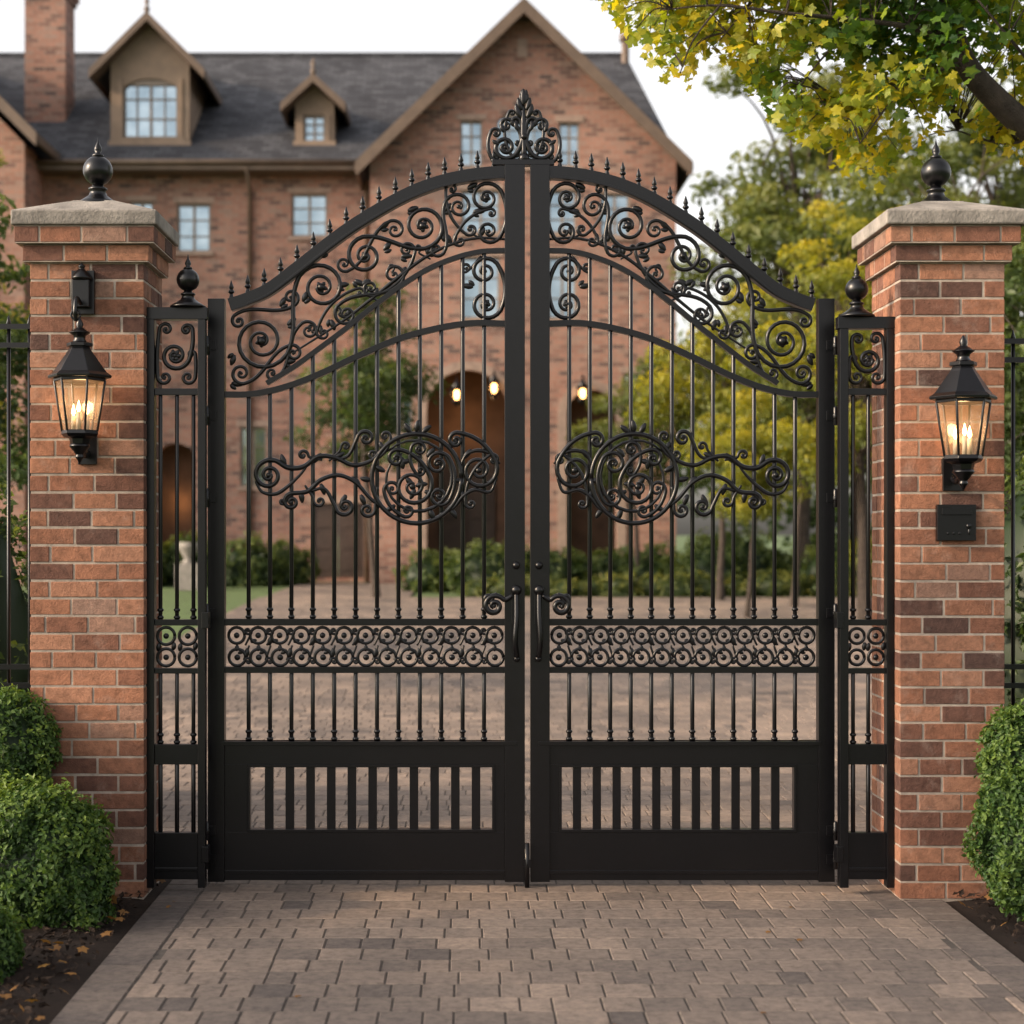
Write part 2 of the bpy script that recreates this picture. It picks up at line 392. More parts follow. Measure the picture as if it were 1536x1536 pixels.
# ------------------------------------------------------------ pillars
def pillar(name, x0, x1, y0, y1, ztop, zcap, ov):
    e = empty(name, ((x0+x1)/2, (y0+y1)/2, 0)); mb = MB()
    ch = .0855; g = .0056; nco = int(round(ztop/ch)); ch = ztop/nco; j = .0035
    def course(z, xa, xb, ya, yb, par):
        L = .218; dp = .10
        def run(a, b, o):
            out = []; p = a-o
            while p < b-1e-4:
                q = p+L*(.92+.16*random.random()); s, t = max(p, a), min(q, b)
                if t-s > .035: out.append([s, t])
                elif out: out[-1][1] = t
                p = q
            if out: out[-1][1] = b
            return out
        jz = lambda: (random.random()-.5)*.0035
        gv = lambda: g+(random.random()-.5)*.0022
        for ys_, s in ((ya, 1), (yb, -1)):
            for a, b in run(xa, xb, (L*.5 if par else 0)+(.03*random.random())):
                r = random.random()
                q = jz()
                mb.box(a+(gv() if a > xa+.01 else 0), b-(gv() if b < xb-.01 else 0), ys_+q, ys_+s*dp, z+gv(), z+ch-gv(), 0, r)
        for xs_, s in ((xa, 1), (xb, -1)):
            for a, b in run(ya+dp+.003, yb-dp-.003, 0 if par else L*.5):
                q = jz()
                mb.box(xs_+q, xs_+s*dp, a+g, b-g, z+gv(), z+ch-gv(), 0, random.random())
    for i in range(nco): course(i*ch, x0, x1, y0, y1, i % 2)
    z = ztop
    for i, o in enumerate((.028, .06)):
        course(z, x0-o, x1+o, y0-o, y1+o, (i+nco) % 2); z += ch
    mb.build('bricks', [M_brick], e, .003)
    mm = MB(); mm.box(x0+j, x1-j, y0+j, y1-j, -.1, ztop)
    mm.box(x0-.028+j, x1+.028-j, y0-.028+j, y1+.028-j, ztop, ztop+ch-.003); mm.box(x0-.06+j, x1+.06-j, y0-.06+j, y1+.06-j, ztop+ch, z)
    mm.build('mortar_core', [M_mortar], e)
    cs = MB(); o = ov; a = [(x0-o, y0-o), (x1+o, y0-o), (x1+o, y1+o), (x0-o, y1+o)]
    cx, cy = (x0+x1)/2, (y0+y1)/2; t = .085
    sh = lambda s, z: [(cx+(p-cx)*s, cy+(q-cy)*s, z) for p, q in a]
    cs.rings([sh(1, z+.001), sh(1, z+zcap), sh(.32, z+zcap+.085), sh(.30, z+zcap+.09)], 0, True, False)
    cs.build('cap_stone', [M_stone], e, .008)
    return e, z+zcap+.085, cx, cy
def finial(e, x, y, z, s, name='ball_finial'):
    mb = MB()
    mb.lathe(x, y, [(.0, z), (.125*s, z), (.125*s, z+.012*s), (.085*s, z+.035*s), (.05*s, z+.06*s), (.04*s, z+.085*s), (.05*s, z+.09*s), (.05*s, z+.10*s), (.03*s, z+.11*s), (.028*s, z+.125*s)], 20)
    mb.ball(x, y, z+.195*s, .08*s, 0, 24)
    mb.lathe(x, y, [(.03*s, z+.268*s), (.032*s, z+.28*s), (.014*s, z+.29*s), (.022*s, z+.305*s), (.02*s, z+.32*s), (.007*s, z+.345*s), (.001, z+.375*s)], 12)
    mb.build(name, [M_iron], e)

YL, YR = -.30, -.33
zl = wz(394, YL); zr = wz(394, YR)
pl, ztl, cxl, cyl = pillar('brick_pillar', wx(45, YL), wx(216, YL), YL, YL+.48, zl, .07, .075)
pr, ztr, cxr, cyr = pillar('brick_pillar.001', wx(1350, YR), wx(1507, YR), YR, YR+.56, zr, .07, .085)
finial(pl, cxl, cyl, ztl-.01, .92); finial(pr, cxr, cyr, ztr-.01, .92)

# ------------------------------------------------------------ gate
def spir(cx, cy, r, a0, d, turns, rin=.14):
    n = int(18*turns)+6; u = np.linspace(0, 1, n)
    a = a0+d*2*math.pi*turns*u; rr = r*(1-(1-rin)*u**.85)
    return np.stack([cx+rr*np.cos(a), cy+rr*np.sin(a)], 1)
def herm(p0, t0, p1, t1, n=16):
    u = np.linspace(0, 1, n)[:, None]
    return (2*u**3-3*u**2+1)*p0+(u**3-2*u**2+u)*t0+(-2*u**3+3*u**2)*p1+(u**3-u**2)*t1

class Iron:
    """metalwork in a vertical plane; coordinates are drafted in plan units, X/Z map them to metres"""
    def __init__(s, X, Z, y, k): s.X, s.Z, s.y, s.k = X, Z, y, k; s.sc = MB(); s.fr = MB()
    def m(s, p): p = np.asarray(p, float); return np.stack([s.X(p[:, 0]), np.full(len(p), s.y), s.Z(p[:, 1])], 1)
    def wire(s, p, r0, r1=None, r2=None, dy=0):
        q = s.m(p); q[:, 1] += dy; n = len(q)
        if r1 is None: rad = np.full(n, r0)
        else: rad = np.interp(np.linspace(0, 1, n), [0, .5, 1], [r0, r1, r2])
        s.sc.tube(q, rad*s.k, 8, 0)
    def dot(s, x, y, r, dy=0, sy=.8): s.sc.ball(float(s.X(x)), s.y+dy, float(s.Z(y)), r*s.k, 0, 10, sy)
    def scroll(s, A, B, w=3.3, turns=1.6, dot=True, dy=0, rin=.14, bow=.5):
        (ax, ay, ar, ad), (bx, by, br, bd) = A[:4], B[:4]
        tA = A[4] if len(A) > 4 else turns; tB = B[4] if len(B) > 4 else turns
        th = math.atan2(by-ay, bx-ax)
        for _ in range(2):
            aA = th+math.pi/2*ad; aB = th-math.pi/2*bd
            pa = np.array([ax+ar*math.cos(aA), ay+ar*math.sin(aA)]); pb = np.array([bx+br*math.cos(aB), by+br*math.sin(aB)])
            th = math.atan2(pb[1]-pa[1], pb[0]-pa[0])
        # leave each spiral a little early so the bar between them keeps curving
        aA = th+math.pi/2*ad+ad*bow; aB = th-math.pi/2*bd+bd*bow
        SA = spir(ax, ay, ar, aA, ad, tA, rin)[::-1]; SB = spir(bx, by, br, aB, bd, tB, rin)
        eA = -ad*np.array([-math.sin(aA), math.cos(aA)]); eB = bd*np.array([-math.sin(aB), math.cos(aB)])
        L = np.linalg.norm(SB[0]-SA[-1])
        C = herm(SA[-1], eA*L*1.15, SB[0], eB*L*1.15, 14)
        s.wire(np.concatenate([SA, C[1:-1], SB]), w*.7, w*1.12, w*.7, dy)
        if dot: s.dot(ax, ay, max(2.6, ar*.17), dy); s.dot(bx, by, max(2.6, br*.17), dy)
        return C
    def curl(s, x, y, r, a0, d, turns=1.3, w=2.6, lead=None, dy=0):
        S = spir(x, y, r, a0, d, turns)
        if lead is not None:
            t = np.array([-math.sin(a0), math.cos(a0)])*d
            if np.ndim(lead) == 2:
                C = catmull(list(lead)+[tuple(S[0])], 8)
            else:
                p = np.array(lead, float); L = np.linalg.norm(S[0]-p)
                C = herm(p, (S[0]-p)*.8, S[0], t*L*.9, 10)
            S = np.concatenate([C[:-1], S])
        s.wire(S, w*.8, w*1.1, w*.7, dy); s.dot(x, y, max(2.2, r*.2), dy)
    def leaf(s, x, y, ang, L, w, dy=0, bend=.3):
        a = math.radians(ang); u = np.linspace(0, 1, 9)
        aa = a+bend*u; p = np.stack([x+np.cumsum(np.cos(aa))*L/9, y+np.cumsum(np.sin(aa))*L/9], 1)
        q = s.m(p); q[:, 1] += dy
        s.sc.tube(q, (w*np.sin(np.pi*np.clip(u*.85+.1, 0, 1))**.8+.3)*s.k, 8, 0, .5)
    def bar(s, x, y0, y1, r=3.2, collar=True):
        s.fr.tube(s.m([(x, y0), (x, y1)]), r*s.k, 8)
        if collar:
            X = float(s.X(x))
            for yy in (y1-3, y1-14): s.fr.ball(X, s.y, float(s.Z(yy)), 5.2*s.k, 0, 10, 1, .7)
    def box(s, x0, x1, y0, y1, hy, off=0):
        s.fr.box(float(s.X(x0)), float(s.X(x1)), s.y-hy+off, s.y+hy, float(s.Z(y0)), float(s.Z(y1)))
    def rail(s, pts, w, hy, n=8, off=0):
        c = catmull(pts, n); q = s.m(c); s.fr.ribbon(q[:, [0, 2]], w*s.k, s.y-hy+off, s.y+hy)
        return c

TOP = [(318, 462), (345, 458), (372, 449), (405, 434), (450, 400), (500, 361), (540, 333), (600, 298), (650, 277), (700, 265), (745, 260), (775, 259)]
MID = [(760, 376), (720, 378), (680, 388), (640, 405), (600, 430), (560, 460), (520, 492), (480, 522), (440, 551), (400, 575)]
LOW = [(760, 486), (710, 485), (660, 492), (600, 508), (540, 533), (480, 561), (430, 580), (380, 591), (330, 592)]
BARS = [373+32.1*i for i in range(12)]
PI = math.pi

def gate_leaf(name, X):
    I = Iron(X, lambda p: wz(p), 0.0, 1/300.0)
    # frame
    I.box(313, 338, 449, 1321, .032); I.box(757, 787, 249, 1321, .034)
    top = I.rail(TOP[1:-1]+[(757, 260)], 19, .028)
    I.rail([(p[0], p[1]+8) for p in TOP[2:-1]]+[(756, 268)], 3.5, .028, off=-.008)
    mid = I.rail(MID, 7.5, .016); low = I.rail(LOW, 9, .020)
    I.box(338, 757, 928, 938, .024); I.box(338, 757, 1000, 1009, .024)
    I.box(338, 757, 1111, 1146, .022); I.box(334, 775, 1111, 1117, .03, -.006)
    I.box(338, 372, 1146, 1247, .022); I.box(742, 757, 1146, 1247, .022)
    I.box(338, 757, 1247, 1319, .022); I.box(338, 757, 1304, 1309, .022, -.008)
    for a in ((372, 742, 1146, 1150), (372, 742, 1243, 1247), (372, 376, 1150, 1243), (738, 742, 1150, 1243)): I.box(*a, .027)
    for i in range(11):
        x = 404+31*i; I.box(x-6.5, x+6.5, 1148, 1245, .010)
    mi = mid[::-1]; lo = low[::-1]
    for x in BARS:
        yt = np.interp(x, mi[:, 0], mi[:, 1]) if x > 440 else np.interp(x, lo[:, 0], lo[:, 1])
        I.bar(x, yt, 928); I.bar(x, 1009, 1111, 3.2)
    # spikes along the arch
    for i in range(17):
        x = 347+24.6*i; y = np.interp(x, top[:, 0], top[:, 1])-9
        z = float(I.Z(y)); xx = float(X(x)); k = 1/300
        I.fr.lathe(xx, 0, [(5*k, z-.01), (3*k, z+5*k), (2.2*k, z+7*k), (5*k, z+10*k), (4.6*k, z+12*k), (2.4*k, z+14*k), (4*k, z+17*k), (.4*k, z+28*k)], 8)
    # arch scrollwork
    I.scroll((392, 512, 43, 1, 2.1), (482, 431, 37, 1, 2.0), bow=.35)
    I.scroll((548, 384, 29, -1, 1.8), (634, 339, 34, -1, 1.9), bow=.35)
    I.scroll((729, 297, 25, -1, 1.7), (733, 347, 19, 1, 1.5), 3.0)
    I.scroll((688, 310, 21, 1, 1.6), (655, 374, 12, 1, 1.2), 2.8)
    I.scroll((519, 472, 18, -1, 1.5), (590, 412, 17, -1, 1.4), 2.8)
    I.scroll((362, 560, 16, 1, 1.5), (440, 530, 13, 1, 1.3), 2.8)
    I.scroll((358, 482, 11, -1, 1.3), (436, 446, 13, -1, 1.3), 2.8)
    I.scroll((516, 396, 12, 1, 1.3), (592, 345, 15, 1, 1.4), 2.6)
    I.scroll((678, 284, 9, 1, 1.2), (706, 344, 10, -1, 1.2), 2.4)
    I.scroll((463, 496, 15, 1, 1.4), (408, 560, 10, 1, 1.2), 2.6)
    I.scroll((556, 432, 13, 1, 1.4), (610, 375, 13, -1, 1.3), 2.6)
    I.scroll((485, 500, 10, -1, 1.3), (540, 440, 8, 1, 1.2), 2.3)
    I.scroll((690, 362, 9, -1, 1.3), (737, 320, 7, 1, 1.2), 2.3)
    I.scroll((727, 407, 22, -1, 1.7), (729, 456, 24, 1, 1.7), 3.2)
    I.curl(700, 402, 8, 2.5, 1, 1.1, 2.2, (722, 384))
    off = [(p[0]-2, p[1]-17-5*math.sin(i*.9)) for i, p in enumerate(MID[:-1])]
    I.wire(catmull(off, 6), 1.8, 3, 1.5)
    for i in range(1, len(off)-1):
        x, y = off[i]; I.curl(x-12, y-14, 6, 1.0, -1, 1.0, 1.9, (x+8, y+3)); I.leaf(x+4, y-2, -70-10*i % 40, 15, 3.4)
    for (x, y, a) in ((430, 490, -50), (455, 455, -80), (505, 430, -20), (530, 420, 20), (575, 378, -60), (600, 385, -10), (610, 318, -30), (665, 320, -60), (665, 350, 40), (700, 285, -40),
                      (352, 530, 100), (425, 545, -20), (345, 575, 0), (480, 385, -60), (420, 462, -70), (708, 318, -10), (712, 430, 180), (570, 345, -50), (540, 430, -40), (495, 478, 60), (640, 380, -30)):
        I.leaf(x, y, a, 19, 4.2); I.leaf(x, y, a+55, 13, 3.2, 0, -.4)
    for (x, y, r) in ((392, 512, 8), (482, 431, 8), (634, 339, 8), (548, 384, 6), (729, 297, 6), (729, 456, 6)):
        for j in range(5): I.leaf(x, y, 72*j+10, r*1.2, 3.2)
    # medallion
    y0 = -.018; cx, cy = 625, 718
    a = np.linspace(0, 2*math.pi, 49)
    I.wire(np.stack([cx+67*np.cos(a), cy+67*np.sin(a)], 1), 3.6, dy=y0)
    sg = spir(cx, cy, 60, -2.4, 1, 1.05, .72); I.wire(sg, 1.6, 3, 1.6, y0)
    I.scroll((cx-6, cy+12, 30, 1, 1.9), (cx-30, cy-30, 14, -1, 1.4), 3.2, dy=y0)
    I.scroll((cx+32, cy-22, 19, -1, 1.6), (cx+34, cy+26, 16, 1, 1.5), 3.0, dy=y0)
    I.scroll((cx-36, cy+16, 13, 1, 1.4), (cx-14, cy+48, 10, -1, 1.3), 2.8, dy=y0)
    I.scroll((cx+4, cy-44, 12, 1, 1.4), (cx+6, cy-12, 8, -1, 1.2), 2.6, dy=y0)
    for (x, y, an) in ((-45, -10, 200), (-20, -12, -100), (15, -30, -60), (48, 2, 0), (18, 44, 60), (-30, 38, 140), (-8, -28, 160), (10, 18, 20), (-45, -38, 230), (48, -44, -50), (48, 44, 45), (-3, 12, -20), (-3, 12, 100), (-3, 12, 220)):
        I.leaf(cx+x, cy+y, an, 20, 4, y0)
    # tendrils sweeping away from the medallion
    I.curl(404, 713, 23, -PI/2, -1, 1.8, 3.7, [(572, 676), (556, 692), (530, 698), (504, 687), (478, 685), (456, 700), (434, 702), (416, 692)], y0)
    I.curl(438, 753, 13, -PI/2, -1, 1.5, 3.4, [(580, 766), (556, 748), (534, 724), (508, 713), (482, 720), (462, 737)], y0)
    I.wire(catmull([(384, 722), (394, 738), (414, 741), (432, 730), (450, 713), (462, 698)], 8), 2, 3.2, 1.6, y0)
    I.curl(455, 683, 8, 0, -1, 1.2, 2.6, (484, 690), y0)
    I.curl(549, 658, 13, PI, 1, 1.5, 3.0, [(500, 690), (522, 684)], y0)
    I.curl(519, 670, 7, PI, 1, 1.2, 2.3, (494, 692), y0)
    I.curl(518, 760, 15, PI, -1, 1.5, 3.0, [(468, 736), (488, 734)], y0)
    I.curl(551, 765, 12, 0, 1, 1.4, 2.8, (566, 730), y0)
    I.curl(480, 752, 9, PI, -1, 1.2, 2.4, (458, 728), y0)
    I.curl(424, 752, 6, 0, 1, 1, 2, (446, 738), y0)
    I.scroll((718, 706, 29, 1, 1.8), (684, 661, 12, -1, 1.4), 3.3, dy=y0)
    I.wire(catmull([(745, 716), (735, 738), (712, 735), (694, 745), (680, 762), (660, 772)], 8), 2, 3.4, 2.2, y0)
    I.wire(catmull([(690, 700), (700, 682), (718, 676), (738, 682), (750, 696)], 8), 2, 3.2, 1.6, y0)
    I.scroll((706, 756, 8, -1, 1.2), (740, 690, 9, 1, 1.2), 2.6, dy=y0)
    I.scroll((560, 682, 8, 1, 1.2), (578, 655, 8, -1, 1.2), 2.4, dy=y0)
    for (x, y, an) in ((470, 696, -60), (500, 690, -40), (480, 724, 60), (525, 715, 30), (450, 735, 70), (540, 740, 60), (560, 720, 180), (695, 690, -60), (690, 735, 60), (625, 650, -90), (618, 652, -130), (632, 652, -50), (430, 700, -120), (520, 740, 110)):
        I.leaf(x, y, an, 20, 4, y0)
    # lower ornamental band
    for i in range(13):
        x = 355+32.2*i
        rg = np.linspace(0, 2*math.pi, 21); x2 = x+1
        for (qx, qy, qr) in ((x, 953, 12), (x2, 986, 12.5)): I.wire(np.stack([qx+qr*np.cos(rg), qy+qr*np.sin(rg)], 1), 2.4)
        I.dot(x, 953, 4.6); I.dot(x2, 986, 4.8)
        I.leaf(x+1, 966, 95, 11, 3, 0, 0)
        if i < 12:
            I.curl(x+17, 946, 6, .5, 1, 1.1, 2.0, (x+13, 968)); I.curl(x+17, 992, 6, 3.6, 1, 1.1, 2.0, (x+19, 968))
            I.leaf(x+16, 970, -80 if i % 2 else 90, 18, 3.8); I.leaf(x+12, 974, 140, 12, 3); I.leaf(x+20, 964, -30, 11, 3)
    # latch hardware
    yh = -.055
    I.box(767, 781, 880, 935, .036, -.012)
    q = I.m([(774, 885), (774, 925), (772, 960), (775, 985)]); q[:, 1] = [-.05, -.075, -.08, -.055]
    I.sc.tube(catmull(q, 5), 4/300, 8)
    I.curl(741, 908, 17, -.6, -1, 1.6, 4, (768, 893), yh); I.curl(733, 897, 7, 2, 1, 1.1, 2.8, (745, 889), yh)
    I.dot(774, 848, 6, -.04); I.dot(774, 885, 8, -.055); I.dot(775, 987, 5, -.055)
    for yy in (520, 625, 748, 920, 1245, 1288):
        xx = float(X(312)); z = float(I.Z(yy))
        I.fr.lathe(xx, -.035, [(.001, z-.045), (.012, z-.045), (.012, z-.012), (.015, z-.010), (.015, z+.010), (.012, z+.012), (.012, z+.04), (.006, z+.05)], 10)
        I.box(312, 326, yy-8, yy+6, .038, 0)
    e = empty(name, (float(X(550)), 0, 0))
    I.fr.build('frame_and_bars', [M_iron], e, .0032); I.sc.build('scrollwork', [M_iron], e)
    return e
gL = gate_leaf('iron_gate', lambda p: wx(p))
gR = gate_leaf('iron_gate.001', lambda p: wx(792.5+(790-np.asarray(p, float))*(1250-792.5)/(790-313)))

# crown finial on the meeting stiles
I = Iron(lambda p: wx(p), lambda p: wz(p), 0, 1/300)
I.box(738, 831, 241, 249, .03)
I.sc.tube(I.m([(786, 245), (786, 225), (785, 200), (785, 175), (785, 140)]), np.array([7, 4, 5, 4, 1.2])/300, 10)
for s in (-1, 1):
    f = lambda x: 786+s*x
    I.scroll((f(28), 221, 19, -s, 1.8), (f(13), 184, 8, s, 1.2), 3.6)
    I.scroll((f(40), 236, 8, s, 1.3), (f(42), 200, 8, -s, 1.2), 2.8)
    I.scroll((f(27), 188, 10, s, 1.4), (f(9), 214, 5, -s, 1), 3.0)
    I.scroll((f(10), 234, 7, s, 1.2), (f(18), 170, 5, -s, 1), 2.4)
    for (x, y, a, L, w, b) in ((2, 180, 52, 26, 4.2, .9), (2, 168, 60, 22, 3.8, .7), (1, 157, 66, 17, 3.2, .6), (1, 148, 72, 13, 2.6, .4), (30, 200, 60, 14, 3.0, .8), (36, 218, 20, 14, 3.0, .8), (8, 198, 60, 16, 3.2, .7)):
        I.leaf(f(x), y, -a if s > 0 else -(180-a), L, w, -.008, -b*.6 if s > 0 else b*.6)
    for j in range(4): I.leaf(f(28), 221, 90*j+20, 8, 2.8)
I.leaf(785, 162, -90, 28, 4.2, -.01, 0)
I.dot(786, 238, 8, -.01); I.dot(786, 206, 5, -.015)
e = empty('gate_crown_finial', (wx(786), 0, wz(245)))
I.fr.build('base_plate', [M_iron], e, .002); I.sc.build('acanthus_leaves', [M_iron], e)

# side panels (fixed), set slightly forward
def side_panel(name, x0, x1, ytop, sx, sw, cx, fin):
    Y = -.2; kk = (D+Y)/F
    I = Iron(lambda p: (np.asarray(p, float)-VX)*kk, lambda p: (VY-np.asarray(p, float))*kk+H, Y, kk)
    a, b = x0, x1
    I.box(a, a+13, ytop, 1330, .03); I.box(b-11, b, ytop, 1330, .03)
    I.box(a-3, b+3, ytop-3, ytop+15, .034)
    for y0, y1 in ((583, 593), (929, 938), (1002, 1010), (1116, 1146), (1248, 1318)): I.box(a+13, b-11, y0, y1, .02)
    I.box(a+13, b-11, 1300, 1305, .026)
    m0, m1 = a+13, b-11; w = m1-m0; c = (m0+m1)/2
    for x in (m0+w*.12, m0+w*.5, m0+w*.88) if w > 60 else (m0+w*.15, m0+w*.55):
        I.bar(x, 593, 929, 3); I.bar(x, 1010, 1116, 3); I.bar(x, 1146, 1248, 3.4, False)
    yt = ytop+15
    I.scroll((c-3*sx, yt+(583-yt)*.52, w*.34, sx, 1.9), (c+w*.22*sx, yt+15, 9, -sx, 1.3), 3.2, bow=.2)
    I.scroll((c-w*.25*sx, yt+14, 10, sx, 1.3), (c-w*.28*sx, 566, 11, -sx, 1.3), 2.8, bow=.1)
    I.scroll((c+w*.25*sx, 566, 11, sx, 1.3), (c+w*.33*sx, yt+(583-yt)*.5, 6, -sx, 1.1), 2.8, bow=.1)
    for j in range(6): I.leaf(c-3*sx, yt+(583-yt)*.52, 60*j, 10, 3.2)
    n = 2
    for i in range(n):
        x = m0+w*(i+.5)/n; qr = min(13, w/n*.40); rg = np.linspace(0, 2*PI, 21)
        for yy in (954, 986): I.wire(np.stack([x+qr*np.cos(rg), yy+qr*np.sin(rg)], 1), 2.4); I.dot(x, yy, 4.5)
        I.leaf(x+12, 962, 90, 14, 3.4); I.leaf(x-12, 978, -90, 14, 3.4)
    for yy in (930, 1280):
        I.box((b if sx > 0 else a)-5, (b if sx > 0 else a)+5, yy-12, yy+12, .036)
    e = empty(name, (float(I.X((a+b)/2)), Y, 0))
    I.fr.build('frame_and_bars', [M_iron], e, .002); I.sc.build('scrollwork', [M_iron], e)
    finial(e, float(I.X(cx)), Y, float(I.Z(ytop-3)), .70)
side_panel('iron_side_panel', 220, 309, 465, 1, 92, 282, 0)
side_panel('iron_side_panel.001', 1258, 1339, 479, -1, 80, 1285, 0)
mb = MB(); mb.lathe(wx(790), -.05, [(.012, .0), (.012, .22)], 10); mb.box(wx(785), wx(796), -.06, -.037, .10, .14); mb.build('gate_drop_bolt', [M_iron], None)

# fences beside the pillars
def fence(name, xa, xb, ytop):
    mb = MB(); Y = .02; z = wz(ytop, Y)
    for yy in (ytop, ytop+28, 1000, 1028, 1290): zz = wz(yy, Y); mb.box(xa, xb, Y-.014, Y+.014, zz-.013, zz+.013)
    x = min(xa, xb)+.07
    while x < max(xa, xb)-.02:
        mb.tube([(x, Y, -.02), (x, Y, z+.0)], .010, 6)
        mb.lathe(x, Y, [(.006, z), (.014, z+.012), (.001, z+.06)], 6); x += .105
    mb.build(name, [M_iron])
fence('iron_fence', -5.2, wx(45, YL)+.02, 490); fence('iron_fence.001', wx(1507, YR)-.02, 5.6, 512)

# ------------------------------------------------------------ lanterns
def lantern(name, x, ywall, zeave, s):
    """6-sided coach lantern; zeave = roof edge height"""
    y = ywall-.17*s; e = empty(name, (x, ywall, zeave)); mb = MB()
    hexr = lambda prof, m=0, sm=False, t=mb: t.lathe(x, y, [(r*s, zeave+z*s) for r, z in prof], 6, m, sm, 0)
    hexr([(.001, .005), (.150, .0), (.152, .012), (.128, .028), (.088, .085), (.060, .125), (.048, .145), (.062, .150), (.062, .165), (.035, .172)])
    t = [(.035, .172), (.026, .185), (.030, .20), (.050, .215), (.030, .228), (.014, .24), (.018, .255), (.004, .285)]
    mb.lathe(x, y, [(r*s, zeave+z*s) for r, z in t], 14)
    hexr([(.124, .0), (.124, -.014), (.116, -.016)]); hexr([(.085, -.245), (.088, -.262), (.078, -.275), (.05, -.285), (.045, -.31)])
    mb.lathe(x, y, [(r*s, zeave+z*s) for r, z in [(.045, -.31), (.05, -.32), (.03, -.345), (.018, -.36), (.022, -.372), (.012, -.385), (.002, -.405)]], 12)
    for j in range(6):
        a = j*math.pi/3; c, q = math.cos(a), math.sin(a)
        mb.tube([(x+.120*s*c, y+.120*s*q, zeave-.012*s), (x+.083*s*c, y+.083*s*q, zeave-.25*s)], .0062*s, 6)
    mb.box(x-.045*s, x+.045*s, ywall-.018, ywall-.001, zeave-.40*s, zeave-.25*s)
    mb.tube(catmull([(x, ywall-.01, zeave-.34*s), (x, ywall-.06*s, zeave-.36*s), (x, y+.03*s, zeave-.33*s), (x, y, zeave-.30*s)], 5), .014*s, 8)
    mb.build('lantern_frame', [M_iron], e, .0015)
    g = MB(); a = np.arange(6)*math.pi/3
    rg = lambda r, z: np.stack([x+r*s*np.cos(a), y+r*s*np.sin(a), np.full(6, zeave+z*s)], 1)
    g.rings([rg(.117, -.012), rg(.081, -.25)], 0, False, False); g.build('glass_panes', [M_lglass], e)
    c = MB()
    for (dx, dy, h) in ((0, -.02, .085), (-.032, .012, .07), (.032, .012, .075)):
        z = zeave-.245*s
        c.lathe(x+dx*s, y+dy*s, [(.011*s, z), (.011*s, z+h*s)], 10, 0)
        c.lathe(x+dx*s, y+dy*s, [(.003*s, z+h*s), (.010*s, z+(h+.012)*s), (.009*s, z+(h+.024)*s), (.001, z+(h+.055)*s)], 8, 1)
    c.build('candles', [M_candle, M_flame], e)
    l = bpy.data.lights.new(name+'_glow', 'POINT'); l.energy = 1.7; l.color = (1, .58, .26); l.shadow_soft_size = .03
    lo = bpy.data.objects.new('candle_light', l); sc.collection.objects.link(lo); lo.parent = e
    lo.location = (0, -.17*s, -.10*s); return e, y
e, yl = lantern('wall_lantern', wx(121, -.45), YL, wz(568, -.45), 1.0)
mb = MB(); X = wx(121, -.37)
z0, z1 = wz(470, -.36), wz(404, -.36)
mb.box(X-.055, X+.055, YL-.03, YL-.001, z0, z1); mb.box(X-.04, X+.04, YL-.075, YL-.03, z0+.03, z1-.05)
mb.lathe(X, YL-.05, [(.045, z1-.05), (.05, z1-.04), (.03, z1-.01), (.012, z1+.005), (.018, z1+.015), (.003, z1+.035)], 12)
za = wz(568, -.45)
mb.tube(catmull([(X, YL-.05, z0+.04), (X, YL-.15, z0+.06), (X, yl-.015, z0-.0), (X, yl+.0, za+.27)], 6), .010, 8)
a = np.linspace(0, 2*math.pi, 17); mb.tube(np.stack([X+.022*np.cos(a), np.full(17, yl), za+.30+.022*np.sin(a)], 1), .006, 6)
mb.build('lantern_bracket', [M_iron], e, .003)
lantern('wall_lantern.001', wx(1443, -.49), YR, wz(600, -.49), 1.06)
# keypad
mb = MB(); xa, xb, za, zb = wx(1403, YR), wx(1461, YR), wz(811, YR), wz(757, YR)
mb.box(xa, xb, YR-.035, YR-.001, za, zb); mb.box(xa+.02, xb-.02, YR-.041, YR-.036, zb-.05, zb-.015)
mb.ball(xb-.035, YR-.036, za+.07, .013, 0, 12, .6)
for i in range(3): mb.ball(xa+.05+.028*i, YR-.036, za+.035, .007, 0, 8, .5)
mb.lathe(xb-.035, YR-.037, [(.001, za+.03), (.006, za+.03), (.006, za+.055), (.001, za+.055)], 8)
mb.build('gate_intercom', [M_iron], None, .003)

# ------------------------------------------------------------ house
hs = empty('brick_house', (0, 40, hgt(35)))
def wall(name, outline, holes, y, th, m):
    cu = bpy.data.curves.new(name, 'CURVE'); cu.dimensions = '2D'; cu.fill_mode = 'BOTH'; cu.extrude = th/2
    for poly in [outline]+holes:
        sp = cu.splines.new('POLY'); sp.points.add(len(poly)-1); sp.use_cyclic_u = True
        for p, (a, b) in zip(sp.points, poly): p.co = (a, b, 0, 1)
    ob = bpy.data.objects.new('tmp', cu); sc.collection.objects.link(ob)
    dg = bpy.context.evaluated_depsgraph_get(); me = bpy.data.meshes.new_from_object(ob.evaluated_get(dg))
    bpy.data.objects.remove(ob)
    for v in me.vertices: x, yy, z = v.co; v.co = (x, y+th/2-z, yy)
    me.materials.clear(); me.materials.append(m)
    o = bpy.data.objects.new(name, me); sc.collection.objects.link(o); o.parent = hs
    o.matrix_parent_inverse = Matrix.Translation(-hs.location); return o
def archpoly(x0, x1, z0, z1, rise, n=12):
    c = (x0+x1)/2; h = (x1-x0)/2
    return [(x0, z0), (x1, z0)]+[(c+h*math.cos(t), z1-rise+rise*math.sin(t)) for t in np.linspace(0, math.pi, n)]
fr, gl, ln = MB(), MB(), MB()
